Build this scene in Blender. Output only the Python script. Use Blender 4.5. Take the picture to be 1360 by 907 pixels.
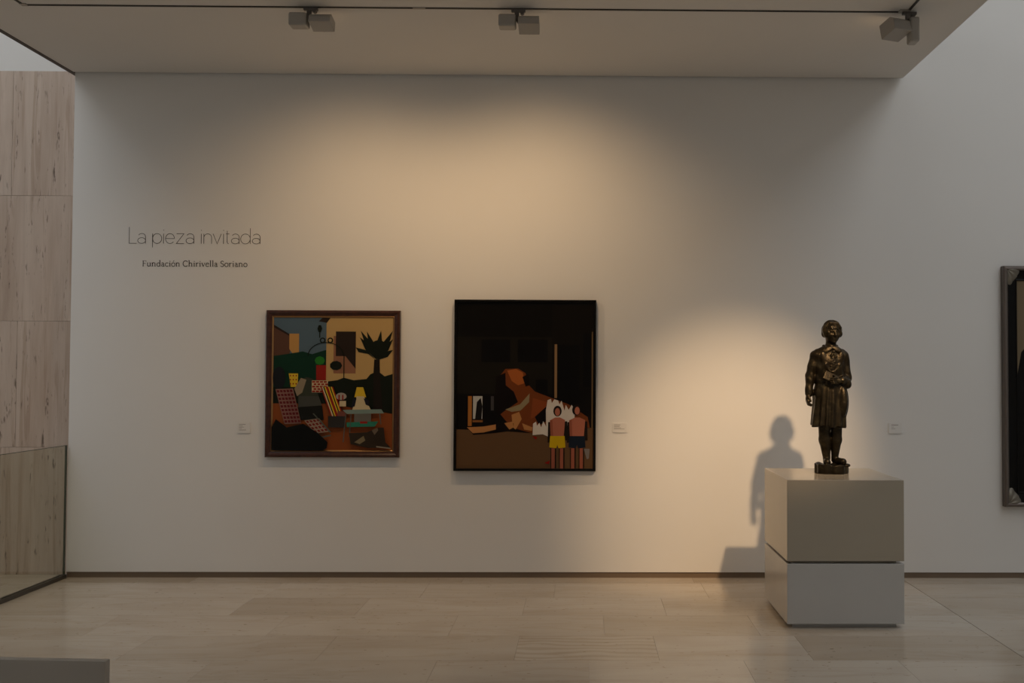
import bpy, bmesh, math, random
import numpy as np
from mathutils import Vector, Matrix

random.seed(7)
for o in list(bpy.data.objects):
    bpy.data.objects.remove(o)
scene = bpy.context.scene
COL = scene.collection

# ------------------------------------------------------------------ camera
cam_data = bpy.data.cameras.new('camera')
cam = bpy.data.objects.new('camera', cam_data)
COL.objects.link(cam)
cam_data.sensor_width = 36.0
cam_data.lens = 36.0
cam_data.shift_x = -112.15 / 1360.0
cam_data.shift_y = 1.0 / 1360.0
CAM_POS = Vector((0, -8.0, 1.601))
_yaw, _pitch, _roll = 0.0137, 0.0288, 0.0035
_fw = Vector((math.sin(_yaw) * math.cos(_pitch), math.cos(_yaw) * math.cos(_pitch), math.sin(_pitch)))
_r = Vector((math.cos(_yaw), -math.sin(_yaw), 0))
_u = _r.cross(_fw)
_r2 = _r * math.cos(_roll) + _u * math.sin(_roll)
_u2 = _u * math.cos(_roll) - _r * math.sin(_roll)
_m = Matrix((_r2, _u2, -_fw)).transposed().to_4x4()
_m.translation = CAM_POS
cam.matrix_world = _m
scene.camera = cam

# ------------------------------------------------------------------ sky, exposure
world = bpy.data.worlds.new('overcast_sky')
scene.world = world
world.use_nodes = True
_bg = world.node_tree.nodes['Background']
_bg.inputs[0].default_value = (0.93, 0.965, 1.0, 1)
_bg.inputs[1].default_value = 1.8
scene.view_settings.view_transform = 'Standard'
scene.view_settings.look = 'None'
scene.view_settings.gamma = 1.0
scene.view_settings.use_curve_mapping = False
scene.view_settings.exposure = 0.06
WARM = (1.0, 0.67, 0.37)

def portal(name, x0, x1, y0, y1, z):
    d = bpy.data.lights.new(name, 'AREA')
    d.shape = 'RECTANGLE'
    d.size, d.size_y = x1 - x0, y1 - y0
    d.cycles.is_portal = True
    o = bpy.data.objects.new(name, d)
    o.location = ((x0 + x1) / 2, (y0 + y1) / 2, z)
    COL.objects.link(o)

# the room (metres): back wall at y = 0, camera looks along +y
XL, XR = -3.975, 2.517          # left end of the white wall / right edge of the lowered ceiling
ZS = 3.923                      # underside of the lowered ceiling
ZTOP = 7.0
X0, X1, YB = -7.6, 7.2, -13.0
SKY_L = (-7.55, -4.05, -12.0, -0.1)
SKY_R = (3.4, 6.6, -12.0, -0.5)
portal('skylight_left_offscreen', *SKY_L, ZTOP + 0.02)
portal('skylight_right_offscreen', *SKY_R, ZTOP + 0.02)

# ------------------------------------------------------------------ materials
def mat(name, color=(0.8, 0.8, 0.8), rough=0.6, metal=0.0, spec=0.5):
    m = bpy.data.materials.new(name)
    m.use_nodes = True
    b = m.node_tree.nodes['Principled BSDF']
    b.inputs['Base Color'].default_value = (*color, 1)
    b.inputs['Roughness'].default_value = rough
    b.inputs['Metallic'].default_value = metal
    b.inputs['Specular IOR Level'].default_value = spec
    return m

class NT:
    def __init__(self, m):
        self.m, self.t = m, m.node_tree
        self.b = self.t.nodes['Principled BSDF']
    def n(self, kind, **kw):
        x = self.t.nodes.new(kind)
        for k, v in kw.items():
            setattr(x, k, v)
        return x
    def l(self, a, b):
        self.t.links.new(a, b)
    def coords(self, scale=(1, 1, 1), rnd=False):
        tc = self.n('ShaderNodeTexCoord')
        mp = self.n('ShaderNodeMapping')
        mp.inputs['Scale'].default_value = scale
        if rnd:
            oi = self.n('ShaderNodeObjectInfo')
            mul = self.n('ShaderNodeVectorMath', operation='SCALE')
            mul.inputs[0].default_value = (37.0, 11.0, 53.0)
            self.l(oi.outputs['Random'], mul.inputs['Scale'])
            ad = self.n('ShaderNodeVectorMath', operation='ADD')
            self.l(tc.outputs['Object'], ad.inputs[0])
            self.l(mul.outputs[0], ad.inputs[1])
            self.l(ad.outputs[0], mp.inputs['Vector'])
        else:
            self.l(tc.outputs['Object'], mp.inputs['Vector'])
        return mp.outputs[0]
    def noise(self, vec, scale, detail=4, rough=0.55, dist=0.0):
        x = self.n('ShaderNodeTexNoise')
        x.inputs['Scale'].default_value = scale
        x.inputs['Detail'].default_value = detail
        x.inputs['Roughness'].default_value = rough
        x.inputs['Distortion'].default_value = dist
        self.l(vec, x.inputs['Vector'])
        return x.outputs['Fac']
    def ramp(self, fac, stops):
        x = self.n('ShaderNodeValToRGB')
        e = x.color_ramp.elements
        while len(e) < len(stops):
            e.new(0.5)
        for el, (p, c) in zip(e, stops):
            el.position = p
            el.color = (*c, 1) if len(c) == 3 else c
        self.l(fac, x.inputs[0])
        return x.outputs[0]
    def mix(self, a, b, fac, mode='MIX'):
        x = self.n('ShaderNodeMix', data_type='RGBA', blend_type=mode)
        for sock, v in ((x.inputs[0], fac), (x.inputs[6], a), (x.inputs[7], b)):
            if isinstance(v, (int, float)):
                sock.default_value = v
            elif isinstance(v, tuple):
                sock.default_value = (*v, 1)
            else:
                self.l(v, sock)
        return x.outputs[2]
    def bump(self, h, strength=0.2, dist=0.01):
        x = self.n('ShaderNodeBump')
        x.inputs['Strength'].default_value = strength
        x.inputs['Distance'].default_value = dist
        self.l(h, x.inputs['Height'])
        self.l(x.outputs[0], self.b.inputs['Normal'])
    def color(self, c):
        self.l(c, self.b.inputs['Base Color'])

def wall_paint(name, col, rough=0.75):
    m = mat(name, col, rough, spec=0.3)
    t = NT(m)
    v = t.coords()
    f = t.noise(v, 0.9, 3)
    t.color(t.ramp(f, [(0.3, tuple(c * 0.97 for c in col)), (0.7, col)]))
    t.bump(t.noise(v, 140, 2), 0.06, 0.002)
    return m

M = {}
M['wall'] = wall_paint('white_wall_paint', (0.76, 0.745, 0.72))
M['ceiling'] = wall_paint('ceiling_paint', (0.74, 0.72, 0.69), 0.85)
M['skirting'] = mat('brown_skirting', (0.19, 0.135, 0.09), 0.5)
M['dark_trim'] = mat('dark_bronze_trim', (0.035, 0.026, 0.02), 0.5)
M['track'] = mat('black_track', (0.02, 0.016, 0.012), 0.5)
M['track_grey'] = mat('grey_track_coupling', (0.35, 0.32, 0.28), 0.5)
M['fixture'] = mat('grey_fixture', (0.36, 0.34, 0.31), 0.45)
M['fixture_dark'] = mat('dark_fixture', (0.12, 0.11, 0.10), 0.45)
M['joint'] = mat('grey_joint', (0.30, 0.27, 0.235), 0.7)

def marble(name, strong=False):
    m = mat(name, (0.6, 0.53, 0.45), 0.2, spec=0.5)
    t = NT(m)
    v = t.coords((0.8, 2.2, 1), True)
    f1 = t.noise(v, 0.9, 4, 0.5, 0.8)
    f2 = t.noise(t.coords((0.45, 2.6, 1), True), 1.6, 5, 0.55, 1.6)
    base = t.ramp(f1, [(0.25, (0.45, 0.385, 0.31)), (0.5, (0.52, 0.465, 0.395)), (0.75, (0.575, 0.525, 0.46))])
    vein = t.ramp(f2, [(0.50, (1, 1, 1)), (0.56, (0.88, 0.85, 0.80)), (0.60, (1, 1, 1))])
    c = t.mix(base, vein, 0.6, 'MULTIPLY')
    oi = t.n('ShaderNodeObjectInfo')
    tone = t.ramp(oi.outputs['Random'], [(0.0, (0.86, 0.82, 0.76)), (0.35, (0.97, 0.95, 0.92)), (1.0, (1.04, 1.03, 1.02))])
    c = t.mix(c, tone, 1.0, 'MULTIPLY')
    pits = t.ramp(t.noise(t.coords((1, 2.4, 1), True), 21, 1), [(0.735, (1, 1, 1)), (0.75, (0.45, 0.38, 0.3))])
    c = t.mix(c, pits, 0.8, 'MULTIPLY')
    if strong:
        w = t.n('ShaderNodeTexWave', wave_type='BANDS', bands_direction='Y')
        w.inputs['Scale'].default_value = 4.2
        w.inputs['Distortion'].default_value = 14.0
        w.inputs['Detail'].default_value = 2.0
        w.inputs['Detail Scale'].default_value = 0.45
        t.l(t.coords((0.7, 1.0, 1), True), w.inputs['Vector'])
        wv = t.ramp(w.outputs['Fac'], [(0.1, (0.80, 0.76, 0.70)), (0.7, (1.05, 1.04, 1.02))])
        c = t.mix(c, wv, 0.7, 'MULTIPLY')
    t.color(c)
    r = t.ramp(f1, [(0.2, (0.20, 0.20, 0.20)), (0.8, (0.14, 0.14, 0.14))])
    t.l(r, t.b.inputs['Roughness'])
    return m
M['marble'] = marble('cream_marble')
M['marble_wavy'] = marble('wavy_cream_marble', True)

def travertine():
    m = mat('travertine', (0.5, 0.42, 0.33), 0.45)
    t = NT(m)
    bands = t.noise(t.coords((4.0, 1, 0.45), True), 1.3, 5, 0.55, 0.6)
    fine = t.noise(t.coords((16.0, 1, 1.0), True), 1.5, 5, 0.6, 0.5)
    c = t.ramp(bands, [(0.25, (0.46, 0.35, 0.275)), (0.5, (0.56, 0.452, 0.375)), (0.75, (0.63, 0.53, 0.45))])
    f = t.ramp(fine, [(0.3, (0.88, 0.85, 0.82)), (0.7, (1.05, 1.04, 1.03))])
    c = t.mix(c, f, 0.85, 'MULTIPLY')
    p1 = t.noise(t.coords((11.0, 1, 1.0), True), 3.2, 3, 0.6, 0.2)
    p2 = t.noise(t.coords((40.0, 1, 9.0), True), 1.5, 2, 0.6)
    a = t.ramp(p1, [(0.56, (0, 0, 0)), (0.66, (1, 1, 1))])
    b = t.ramp(p2, [(0.50, (0, 0, 0)), (0.60, (1, 1, 1))])
    pit = t.mix(a, b, 1.0, 'MULTIPLY')
    dk = t.ramp(t.noise(t.coords((9.0, 1, 0.5), True), 1.7, 4, 0.6, 0.8), [(0.54, (1, 1, 1)), (0.64, (0.80, 0.75, 0.70))])
    c = t.mix(c, dk, 0.9, 'MULTIPLY')
    c = t.mix(c, (0.15, 0.105, 0.075), pit)
    t.color(c)
    t.bump(pit, -0.4, 0.004)
    return m
M['travertine'] = travertine()

def plinth_paint(name, col, rough):
    m = mat(name, col, rough, spec=0.5)
    t = NT(m)
    f = t.noise(t.coords(), 3.0, 3)
    t.color(t.ramp(f, [(0.3, tuple(c * 0.96 for c in col)), (0.7, col)]))
    return m
M['plinth_beige'] = plinth_paint('beige_plinth_paint', (0.38, 0.33, 0.255), 0.17)
M['plinth_white'] = plinth_paint('off_white_plinth_paint', (0.50, 0.485, 0.46), 0.25)

def bronze():
    m = mat('brown_bronze', (0.1, 0.07, 0.04), 0.36, 0.8)
    t = NT(m)
    v = t.coords()
    f = t.noise(v, 16, 5, 0.6, 0.4)
    t.color(t.ramp(f, [(0.3, (0.016, 0.0115, 0.006)), (0.55, (0.031, 0.023, 0.012)), (0.8, (0.092, 0.071, 0.036))]))
    r = t.ramp(t.noise(v, 30, 3), [(0.3, (0.30, 0.30, 0.30)), (0.7, (0.46, 0.46, 0.46))])
    t.l(r, t.b.inputs['Roughness'])
    t.bump(t.noise(v, 60, 4, 0.6), 0.35, 0.006)
    return m
M['bronze'] = bronze()

def wood_frame():
    m = mat('red_brown_wood', (0.06, 0.02, 0.012), 0.32, spec=0.35)
    t = NT(m)
    f = t.noise(t.coords((6, 6, 6)), 5, 5, 0.6)
    t.color(t.ramp(f, [(0.3, (0.032, 0.010, 0.006)), (0.7, (0.072, 0.024, 0.013))]))
    return m
M['wood_frame'] = wood_frame()
M['gold'] = mat('aged_gold', (0.36, 0.20, 0.08), 0.35, 0.75)
M['black_frame'] = mat('black_lacquer', (0.004, 0.0035, 0.003), 0.4, spec=0.12)
M['silver_frame'] = mat('tarnished_silver', (0.15, 0.125, 0.11), 0.38, 0.7)
M['silver_light'] = mat('pale_tarnished_silver', (0.20, 0.18, 0.145), 0.4, 0.6)
M['ink'] = mat('dark_brown_vinyl', (0.028, 0.02, 0.015), 0.6)
M['card'] = mat('white_card', (0.72, 0.70, 0.67), 0.5)
M['card_ink'] = mat('grey_print', (0.30, 0.27, 0.24), 0.7)
M['panel_grey'] = plinth_paint('grey_panel_paint', (0.40, 0.365, 0.32), 0.5)
M['steel'] = mat('dark_steel', (0.10, 0.095, 0.085), 0.4, 0.6)

def glass_mat():
    m = bpy.data.materials.new('green_tinted_glass')
    m.use_nodes = True
    nt = m.node_tree
    nt.nodes.clear()
    out = nt.nodes.new('ShaderNodeOutputMaterial')
    tr = nt.nodes.new('ShaderNodeBsdfTransparent')
    tr.inputs[0].default_value = (0.86, 0.86, 0.80, 1)
    gl = nt.nodes.new('ShaderNodeBsdfGlossy')
    gl.inputs['Roughness'].default_value = 0.02
    fr = nt.nodes.new('ShaderNodeFresnel')
    fr.inputs[0].default_value = 1.45
    mx = nt.nodes.new('ShaderNodeMixShader')
    ge = nt.nodes.new('ShaderNodeNewGeometry')
    ff = nt.nodes.new('ShaderNodeMath')
    ff.operation = 'SUBTRACT'
    ff.inputs[0].default_value = 1.0
    nt.links.new(ge.outputs['Backfacing'], ff.inputs[1])
    fm = nt.nodes.new('ShaderNodeMath')
    fm.operation = 'MULTIPLY'
    nt.links.new(fr.outputs[0], fm.inputs[0])
    nt.links.new(ff.outputs[0], fm.inputs[1])
    nt.links.new(fm.outputs[0], mx.inputs[0])
    nt.links.new(tr.outputs[0], mx.inputs[1])
    nt.links.new(gl.outputs[0], mx.inputs[2])
    nt.links.new(mx.outputs[0], out.inputs[0])
    return m
M['glass'] = glass_mat()
M['glass_edge'] = mat('dark_green_glass_edge', (0.06, 0.075, 0.055), 0.2)
M['skylight_glass'] = mat('skylight_frame_paint', (0.6, 0.6, 0.6), 0.5)

def lamp_mat():
    m = mat('lit_lamp_lens', (0.9, 0.8, 0.6), 0.4)
    b = m.node_tree.nodes['Principled BSDF']
    b.inputs['Emission Color'].default_value = (*WARM, 1)
    b.inputs['Emission Strength'].default_value = 6.0
    return m
M['lens'] = lamp_mat()

_paint_cache = {}
def paint(r, g, b, rough=0.55):
    """flat picture paint, colour given as 0-255 sRGB of the pigment"""
    k = (r, g, b, rough)
    if k not in _paint_cache:
        lin = [0.82 * ((c / 255 + 0.055) / 1.055) ** 2.4 if c > 10 else c / 255 / 12.92 for c in (r, g, b)]
        _paint_cache[k] = mat('picture_paint', lin, rough, spec=0.12)
    return _paint_cache[k]

# ------------------------------------------------------------------ helpers
def new_obj(name, me, parent=None, loc=None):
    o = bpy.data.objects.new(name, me)
    COL.objects.link(o)
    if parent is not None:
        o.parent = parent
    if loc is not None:
        o.location = loc
    return o

def mesh(name, verts, faces, m, parent=None, loc=None, smooth=False):
    me = bpy.data.meshes.new(name)
    me.from_pydata([tuple(v) for v in verts], [], faces)
    bm = bmesh.new()
    bm.from_mesh(me)
    bmesh.ops.recalc_face_normals(bm, faces=bm.faces)
    bm.to_mesh(me)
    bm.free()
    me.materials.append(m)
    if smooth:
        for p in me.polygons:
            p.use_smooth = True
    return new_obj(name, me, parent, loc)

def box_mesh(name, x0, x1, y0, y1, z0, z1, m, bevel=0.0):
    me = bpy.data.meshes.new(name)
    bm = bmesh.new()
    vs = [bm.verts.new(p) for p in ((x0, y0, z0), (x1, y0, z0), (x1, y1, z0), (x0, y1, z0),
                                    (x0, y0, z1), (x1, y0, z1), (x1, y1, z1), (x0, y1, z1))]
    for f in ((0, 3, 2, 1), (4, 5, 6, 7), (0, 1, 5, 4), (1, 2, 6, 5), (2, 3, 7, 6), (3, 0, 4, 7)):
        bm.faces.new([vs[i] for i in f])
    if bevel > 0:
        bmesh.ops.bevel(bm, geom=bm.edges[:], offset=bevel, segments=2, affect='EDGES', profile=0.5)
    bm.to_mesh(me)
    bm.free()
    me.materials.append(m)
    return me

def box(name, x0, x1, y0, y1, z0, z1, m, parent=None, bevel=0.0):
    """world-axis box; if the parent is an Empty, coordinates are local to it"""
    return new_obj(name, box_mesh(name, x0, x1, y0, y1, z0, z1, m, bevel), parent)

def boxes(name, lst, m, parent=None):
    """several abutting boxes of ONE piece of structure"""
    V, F = [], []
    for x0, x1, y0, y1, z0, z1 in lst:
        k = len(V)
        V += [(x0, y0, z0), (x1, y0, z0), (x1, y1, z0), (x0, y1, z0), (x0, y0, z1), (x1, y0, z1), (x1, y1, z1), (x0, y1, z1)]
        F += [tuple(k + i for i in f) for f in ((0, 3, 2, 1), (4, 5, 6, 7), (0, 1, 5, 4), (1, 2, 6, 5), (2, 3, 7, 6), (3, 0, 4, 7))]
    return mesh(name, V, F, m, parent)

def thing(name, label, cat, loc=(0, 0, 0), rotz=0.0, group=None):
    o = bpy.data.objects.new(name, None)
    o.empty_display_size = 0.1
    COL.objects.link(o)
    o.location = loc
    o.rotation_euler = (0, 0, rotz)
    o['label'] = label
    o['category'] = cat
    if group:
        o['group'] = group
    return o

def struct(o, label=None, cat=None):
    o['kind'] = 'structure'
    if label:
        o['label'] = label
        o['category'] = cat
    return o

def cyl_between(name, a, b, r0, r1, m, parent=None, n=20):
    a, b = Vector(a), Vector(b)
    d = (b - a).normalized()
    u = d.orthogonal().normalized()
    v = d.cross(u)
    V, F = [], []
    for c, r in ((a, r0), (b, r1)):
        for i in range(n):
            t = 2 * math.pi * i / n
            V.append(c + (u * math.cos(t) + v * math.sin(t)) * r)
    for i in range(n):
        j = (i + 1) % n
        F.append((i, j, n + j, n + i))
    F.append(tuple(range(n - 1, -1, -1)))
    F.append(tuple(range(n, 2 * n)))
    return mesh(name, V, F, m, parent)

# ------------------------------------------------------------------ the setting
o = struct(boxes('wall_back', [(XL, X1, 0.0, 0.11, 0.045, ZS), (XL, X1, 0.0, 0.11, ZS, ZTOP)], M['wall']),
           'white painted gallery wall behind the framed pictures and the plinth', 'wall')
o = struct(box('baseboard_back', XL, X1, 0.012, 0.10, 0.0, 0.045, M['skirting']),
           'narrow brown recessed skirting at the foot of the white wall', 'baseboard')
# travertine wall, set back behind the left end of the white wall
WT = struct(boxes('wall_left', [(X0, XL + 0.3, 0.135, 0.30, 0.0, 3.97)], M['joint']),
            'travertine clad wall beyond the glass balustrade', 'wall')
pan_me = {}
ROWH = 0.9925
for row in range(4):
    z0 = row * ROWH
    edges = [XL + 0.25]
    first = {3: -4.519, 2: -4.66, 1: -4.45, 0: -4.56}[row]
    x = first
    while x > X0:
        edges.append(x)
        x -= 0.92
    edges.append(X0)
    for b_, a_ in zip(edges[:-1], edges[1:]):
        w = round(b_ - a_, 3)
        if w < 0.05:
            continue
        key = w
        if key not in pan_me:
            pan_me[key] = box_mesh('travertine_panel', -w / 2 + 0.0009, w / 2 - 0.0009, -0.012, 0.01, 0.0009, ROWH - 0.0009, M['travertine'], 0.0008)
        new_obj('travertine_panel', pan_me[key], WT, ((a_ + b_) / 2, 0.132, z0))
struct(box('wall_left_upper', X0, XL + 0.3, 0.122, 0.30, 3.97, ZTOP, M['wall']),
       'white wall above the travertine cladding', 'wall')
struct(box('wall_far_left', X0 - 0.2, X0, YB, 0.30, 0.0, ZTOP, M['wall']), 'white side wall past the balustrade', 'wall')
struct(box('wall_right', X1, X1 + 0.2, YB, 0.11, 0.0, ZTOP, M['wall']), 'white side wall under the skylight', 'wall')
struct(box('wall_rear', X0 - 0.2, X1 + 0.2, YB - 0.2, YB, 0.0, ZTOP, M['wall']), 'white wall facing the pictures', 'wall')

# lowered ceiling and roof with two skylight openings
struct(box('ceiling', XL, XR, YB, -0.025, ZS, ZS + 0.5, M['ceiling']),
       'lowered white ceiling slab with track lighting', 'ceiling')
struct(box('trim_1', XL, XR, -0.025, 0.0, ZS + 0.07, ZS + 0.5, M['ceiling']),
       'narrow recess where the ceiling meets the white wall', 'trim')
struct(box('trim_2', XL - 0.035, XL - 0.0005, YB, 0.10, ZS - 0.004, ZS + 0.06, M['dark_trim']),
       'dark metal edge strip along the ceiling by the travertine', 'trim')
hl, hr = SKY_L, SKY_R
zr0, zr1 = ZTOP, ZTOP + 0.2
struct(boxes('ceiling_upper', [
    (X0 - 0.2, hl[0], YB, 0.3, zr0, zr1), (hl[1], hr[0], YB, 0.3, zr0, zr1), (hr[1], X1 + 0.2, YB, 0.3, zr0, zr1),
    (hl[0], hl[1], YB, hl[2], zr0, zr1), (hl[0], hl[1], hl[3], 0.3, zr0, zr1),
    (hr[0], hr[1], YB, hr[2], zr0, zr1), (hr[0], hr[1], hr[3], 0.3, zr0, zr1)], M['ceiling']),
    'high roof with two long skylight openings', 'ceiling')
for i, h_ in enumerate((hl, hr)):
    w = struct(box('window_%d' % (i + 1), h_[0] - 0.03, h_[0] + 0.03, h_[2], h_[3], ZTOP + 0.2, ZTOP + 0.26, M['skylight_glass']),
               'long skylight over the ' + ('travertine side' if i == 0 else 'right hand bay'), 'skylight')
    y = h_[2]
    while y <= h_[3] + 0.01:
        box('glazing_bar', h_[0], h_[1], y - 0.025, y + 0.025, ZTOP + 0.2, ZTOP + 0.26, M['skylight_glass'], w)
        y += 11.5 / 6

# floor: slab and separate marble tiles
FL = struct(box('floor', X0 - 0.2, X1 + 0.2, YB, 0.30, -0.2, -0.0045, M['joint']),
            'polished cream marble floor', 'floor')
tile_me = {}
def add_tile(xa, xb, ya, yb, m='marble'):
    w, d = round(xb - xa, 3), round(yb - ya, 3)
    key = (w, d, m)
    if key not in tile_me:
        g = 0.0007
        tile_me[key] = box_mesh('floor_tile', -w / 2 + g, w / 2 - g, -d / 2 + g, d / 2 - g, -0.012, 0.0, M[m])
    new_obj('floor_tile', tile_me[key], FL, ((xa + xb) / 2, (ya + yb) / 2, 0.0))
SEAM = 2.488
rows = [0.13, -0.18, -0.70, -1.22, -1.745, -2.27, -2.80, -3.33, -3.86, -4.4]
rng = random.Random(3)
for k in range(len(rows) - 1):
    yb_, ya_ = rows[k], rows[k + 1]
    special = {4: [-0.373, 0.435], 5: [-2.03, -0.796, 0.042]}.get(k)
    xs = [SEAM]
    if special:
        x = special[-1]
        xx = [x]
        while xx[-1] + 0.85 < SEAM - 0.4:
            xx.append(xx[-1] + 0.86)
        xs = [SEAM] + xx[1:][::-1] + special[::-1]
    else:
        xs.append(SEAM - rng.uniform(0.35, 1.1))
    while xs[-1] > -4.9:
        xs.append(xs[-1] - rng.choice((0.82, 0.95, 1.1)))
    for b_, a_ in zip(xs[:-1], xs[1:]):
        wavy = (k == 4 and abs(a_ + 0.373) < 1e-3)
        add_tile(a_, b_, ya_, yb_, 'marble_wavy' if wavy else 'marble')
    x = SEAM + 0.004
    while x < 5.4:
        w = rng.choice((0.82, 0.95, 1.1)) if x > SEAM + 0.01 else rng.uniform(0.9, 1.6)
        add_tile(x, x + w, ya_, yb_)
        x += w
# the floor beyond what can be told apart, one slab per side
for a in ((X0, -5.75, -4.4, 0.13), (5.95, X1, -4.4, 0.13), (X0, X1, YB, -4.4)):
    o = box('floor_slab', a[0] + 0.06, a[1] - 0.002, a[2], a[3] - 0.002, -0.012, 0.0, M['marble'], FL)

# ------------------------------------------------------------------ glass balustrade
gx = XL - 0.012
t = thing('glass_balustrade', 'clear green-tinted glass balustrade in front of the travertine wall', 'balustrade', (gx, -1.6, 0.0))
yy = -0.01 + 1.6
box('floor_channel', -0.022, 0.022, -4.4, yy, 0.0, 0.028, M['steel'], t)
for k in range(3):
    y1 = yy - k * 1.75
    y0 = max(y1 - 1.74, -4.4)
    pn = box('glass_pane', -0.0075, 0.0075, y0 + 0.002, y1 - 0.002, 0.028, 1.016, M['glass'], t)
    box('polished_edge', -0.0077, 0.0077, y0 + 0.002, y1 - 0.002, 1.0162, 1.0195, M['glass_edge'], pn)
    box('polished_edge', -0.0077, 0.0077, y1 - 0.0018, y1 + 0.004, 0.028, 1.0195, M['glass_edge'], pn)

# ------------------------------------------------------------------ low freestanding panel in the foreground
t = thing('freestanding_panel', 'low dark grey freestanding panel on the marble floor', 'panel', (-1.458, -4.8, 0.0), math.radians(-4.2))
box('board', -1.15, 0.0, -0.015, 0.015, 0.02, 0.708, M['panel_grey'], t, 0.002)
for x in (-1.05, -0.12):
    box('foot', x - 0.03, x + 0.03, -0.14, 0.14, 0.0, 0.02, M['steel'], t, 0.003)

# ------------------------------------------------------------------ plinth: two stacked blocks
PX, PW, PY, PD = 1.288, 0.737, -1.564, 0.79
pc = (PX + PW / 2, PY + PD / 2)
hw, hd = PW / 2, PD / 2
low = thing('plinth_block', 'off-white lower plinth block standing on the marble floor', 'plinth', (pc[0], pc[1], 0))
box('recessed_foot', -hw + 0.04, hw - 0.04, -hd + 0.04, hd - 0.04, 0.0, 0.028, M['plinth_white'], low)
box('body', -hw, hw, -hd, hd, 0.028, 0.402, M['plinth_white'], low, 0.0018)
up = thing('plinth_block', 'beige upper plinth block carrying the bronze statue', 'plinth', (pc[0], pc[1], 0.402))
box('recessed_foot', -hw + 0.04, hw - 0.04, -hd + 0.04, hd - 0.04, 0.0, 0.017, M['plinth_beige'], up)
box('body', -hw, hw, -hd, hd, 0.017, 0.524, M['plinth_beige'], up, 0.0018)

# ------------------------------------------------------------------ framed pictures
def frame_side(name, k, W, H, prof, m, parent):
    """k: 0 bottom, 1 right, 2 top, 3 left. local: x -W/2..W/2, z 0..H, wall plane y=0, room is -y"""
    V = []
    for d, y in prof:
        c = [(-W / 2 + d, d), (W / 2 - d, d), (W / 2 - d, H - d), (-W / 2 + d, H - d)]
        a, b = c[k], c[(k + 1) % 4]
        V += [(a[0], y, a[1]), (b[0], y, b[1])]
    n = len(prof)
    F = []
    for i in range(n):
        j = (i + 1) % n
        F.append((2 * i, 2 * i + 1, 2 * j + 1, 2 * j))
    F.append(tuple(2 * i for i in range(n)))
    F.append(tuple(2 * i + 1 for i in range(n)))
    return mesh(name, V, F, m, parent)

def frame(name, W, H, prof, m, parent):
    for k in range(4):
        frame_side(name, k, W, H, prof, m, parent)

def picture(name, parent, x0, x1, z0, z1, y, layers, frm, thick=0.012):
    """flat painted picture: layers of (paint, polygon) in source units frm=(u0,v0,u1,v1), v down"""
    u0, v0, u1, v1 = frm
    sx, sz = (x1 - x0) / (u1 - u0), (z1 - z0) / (v1 - v0)
    me = bpy.data.meshes.new(name)
    V, F, MI, mats = [], [], [], []
    def mi(m):
        if m not in mats:
            mats.append(m)
        return mats.index(m)
    # stretcher
    k = 0
    V += [(x0, y, z0), (x1, y, z0), (x1, y, z1), (x0, y, z1), (x0, y + thick, z0), (x1, y + thick, z0), (x1, y + thick, z1), (x0, y + thick, z1)]
    for f in ((0, 1, 2, 3), (4, 7, 6, 5), (0, 4, 5, 1), (1, 5, 6, 2), (2, 6, 7, 3), (3, 7, 4, 0)):
        F.append(f)
        MI.append(mi(layers[0][0]))
    for li, (m, poly) in enumerate(layers[1:], 1):
        k = len(V)
        pts = []
        for u, v in poly:
            u = min(max(u, u0), u1)
            v = min(max(v, v0), v1)
            pts.append((x0 + (u - u0) * sx, y - 0.00012 * li, z1 - (v - v0) * sz))
        a = sum(pts[i][0] * pts[(i + 1) % len(pts)][2] - pts[(i + 1) % len(pts)][0] * pts[i][2] for i in range(len(pts)))
        if a < 0:
            pts.reverse()
        V += pts
        F.append(tuple(range(k, k + len(pts))))
        MI.append(mi(m))
    me.from_pydata(V, [], F)
    for m in mats:
        me.materials.append(m)
    me.polygons.foreach_set('material_index', MI)
    me.update()
    return new_obj(name, me, parent)

def rect(a, b, c, d):
    return [(a, b), (c, b), (c, d), (a, d)]
def ell(cx, cy, rx, ry, n=22, a0=0, a1=360):
    return [(cx + rx * math.cos(math.radians(a0 + (a1 - a0) * i / n)), cy + ry * math.sin(math.radians(a0 + (a1 - a0) * i / n))) for i in range(n + (0 if a1 - a0 == 360 else 1))]

# --- picture 1: wooden frame, plain colour-block terrace (units: zoomed pixels)
W1, H1 = 1.035, 1.138
p1 = thing('framed_painting', 'colour-block painting of blue, tan, green and orange in red-brown wooden frame', 'painting', (-1.934, -0.003, 0.932))
prof1 = [(0.0, -0.001), (0.0, -0.030), (0.006, -0.038), (0.020, -0.040), (0.030, -0.033), (0.044, -0.028), (0.044, -0.001)]
frame('frame_side', W1, H1, prof1, M['wood_frame'], p1)
frame('gold_slip', W1 - 0.088, H1 - 0.088, [(0, -0.002), (0, -0.027), (0.003, -0.029), (0.012, -0.022), (0.012, -0.002)], M['gold'], p1)
for c in p1.children:
    if c.name.startswith('gold_slip'):
        c.location.z = 0.044
blue, tan, dgreen, hedge = paint(88, 108, 122), paint(196, 162, 106), paint(16, 52, 36), paint(22, 28, 18)
orange, black, dark, red = paint(142, 74, 34), paint(14, 15, 12), paint(44, 34, 28), paint(150, 36, 26)
brown, pink, grey = paint(96, 66, 52), paint(150, 104, 78), paint(90, 92, 84)
yellow, cream, green, teal = paint(222, 186, 48), paint(208, 190, 150), paint(44, 122, 42), paint(48, 124, 100)
L = [(orange, None)]
L += [(blue, rect(78, 88, 370, 330)), (tan, rect(368, 88, 735, 450))]
L += [(brown, [(78, 135), (185, 200), (165, 300), (78, 300)]), (dark, [(78, 128), (185, 192), (185, 202), (78, 142)])]
L += [(paint(196, 148, 84), [(165, 178), (218, 178), (218, 285), (190, 296), (165, 262)])]
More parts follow.
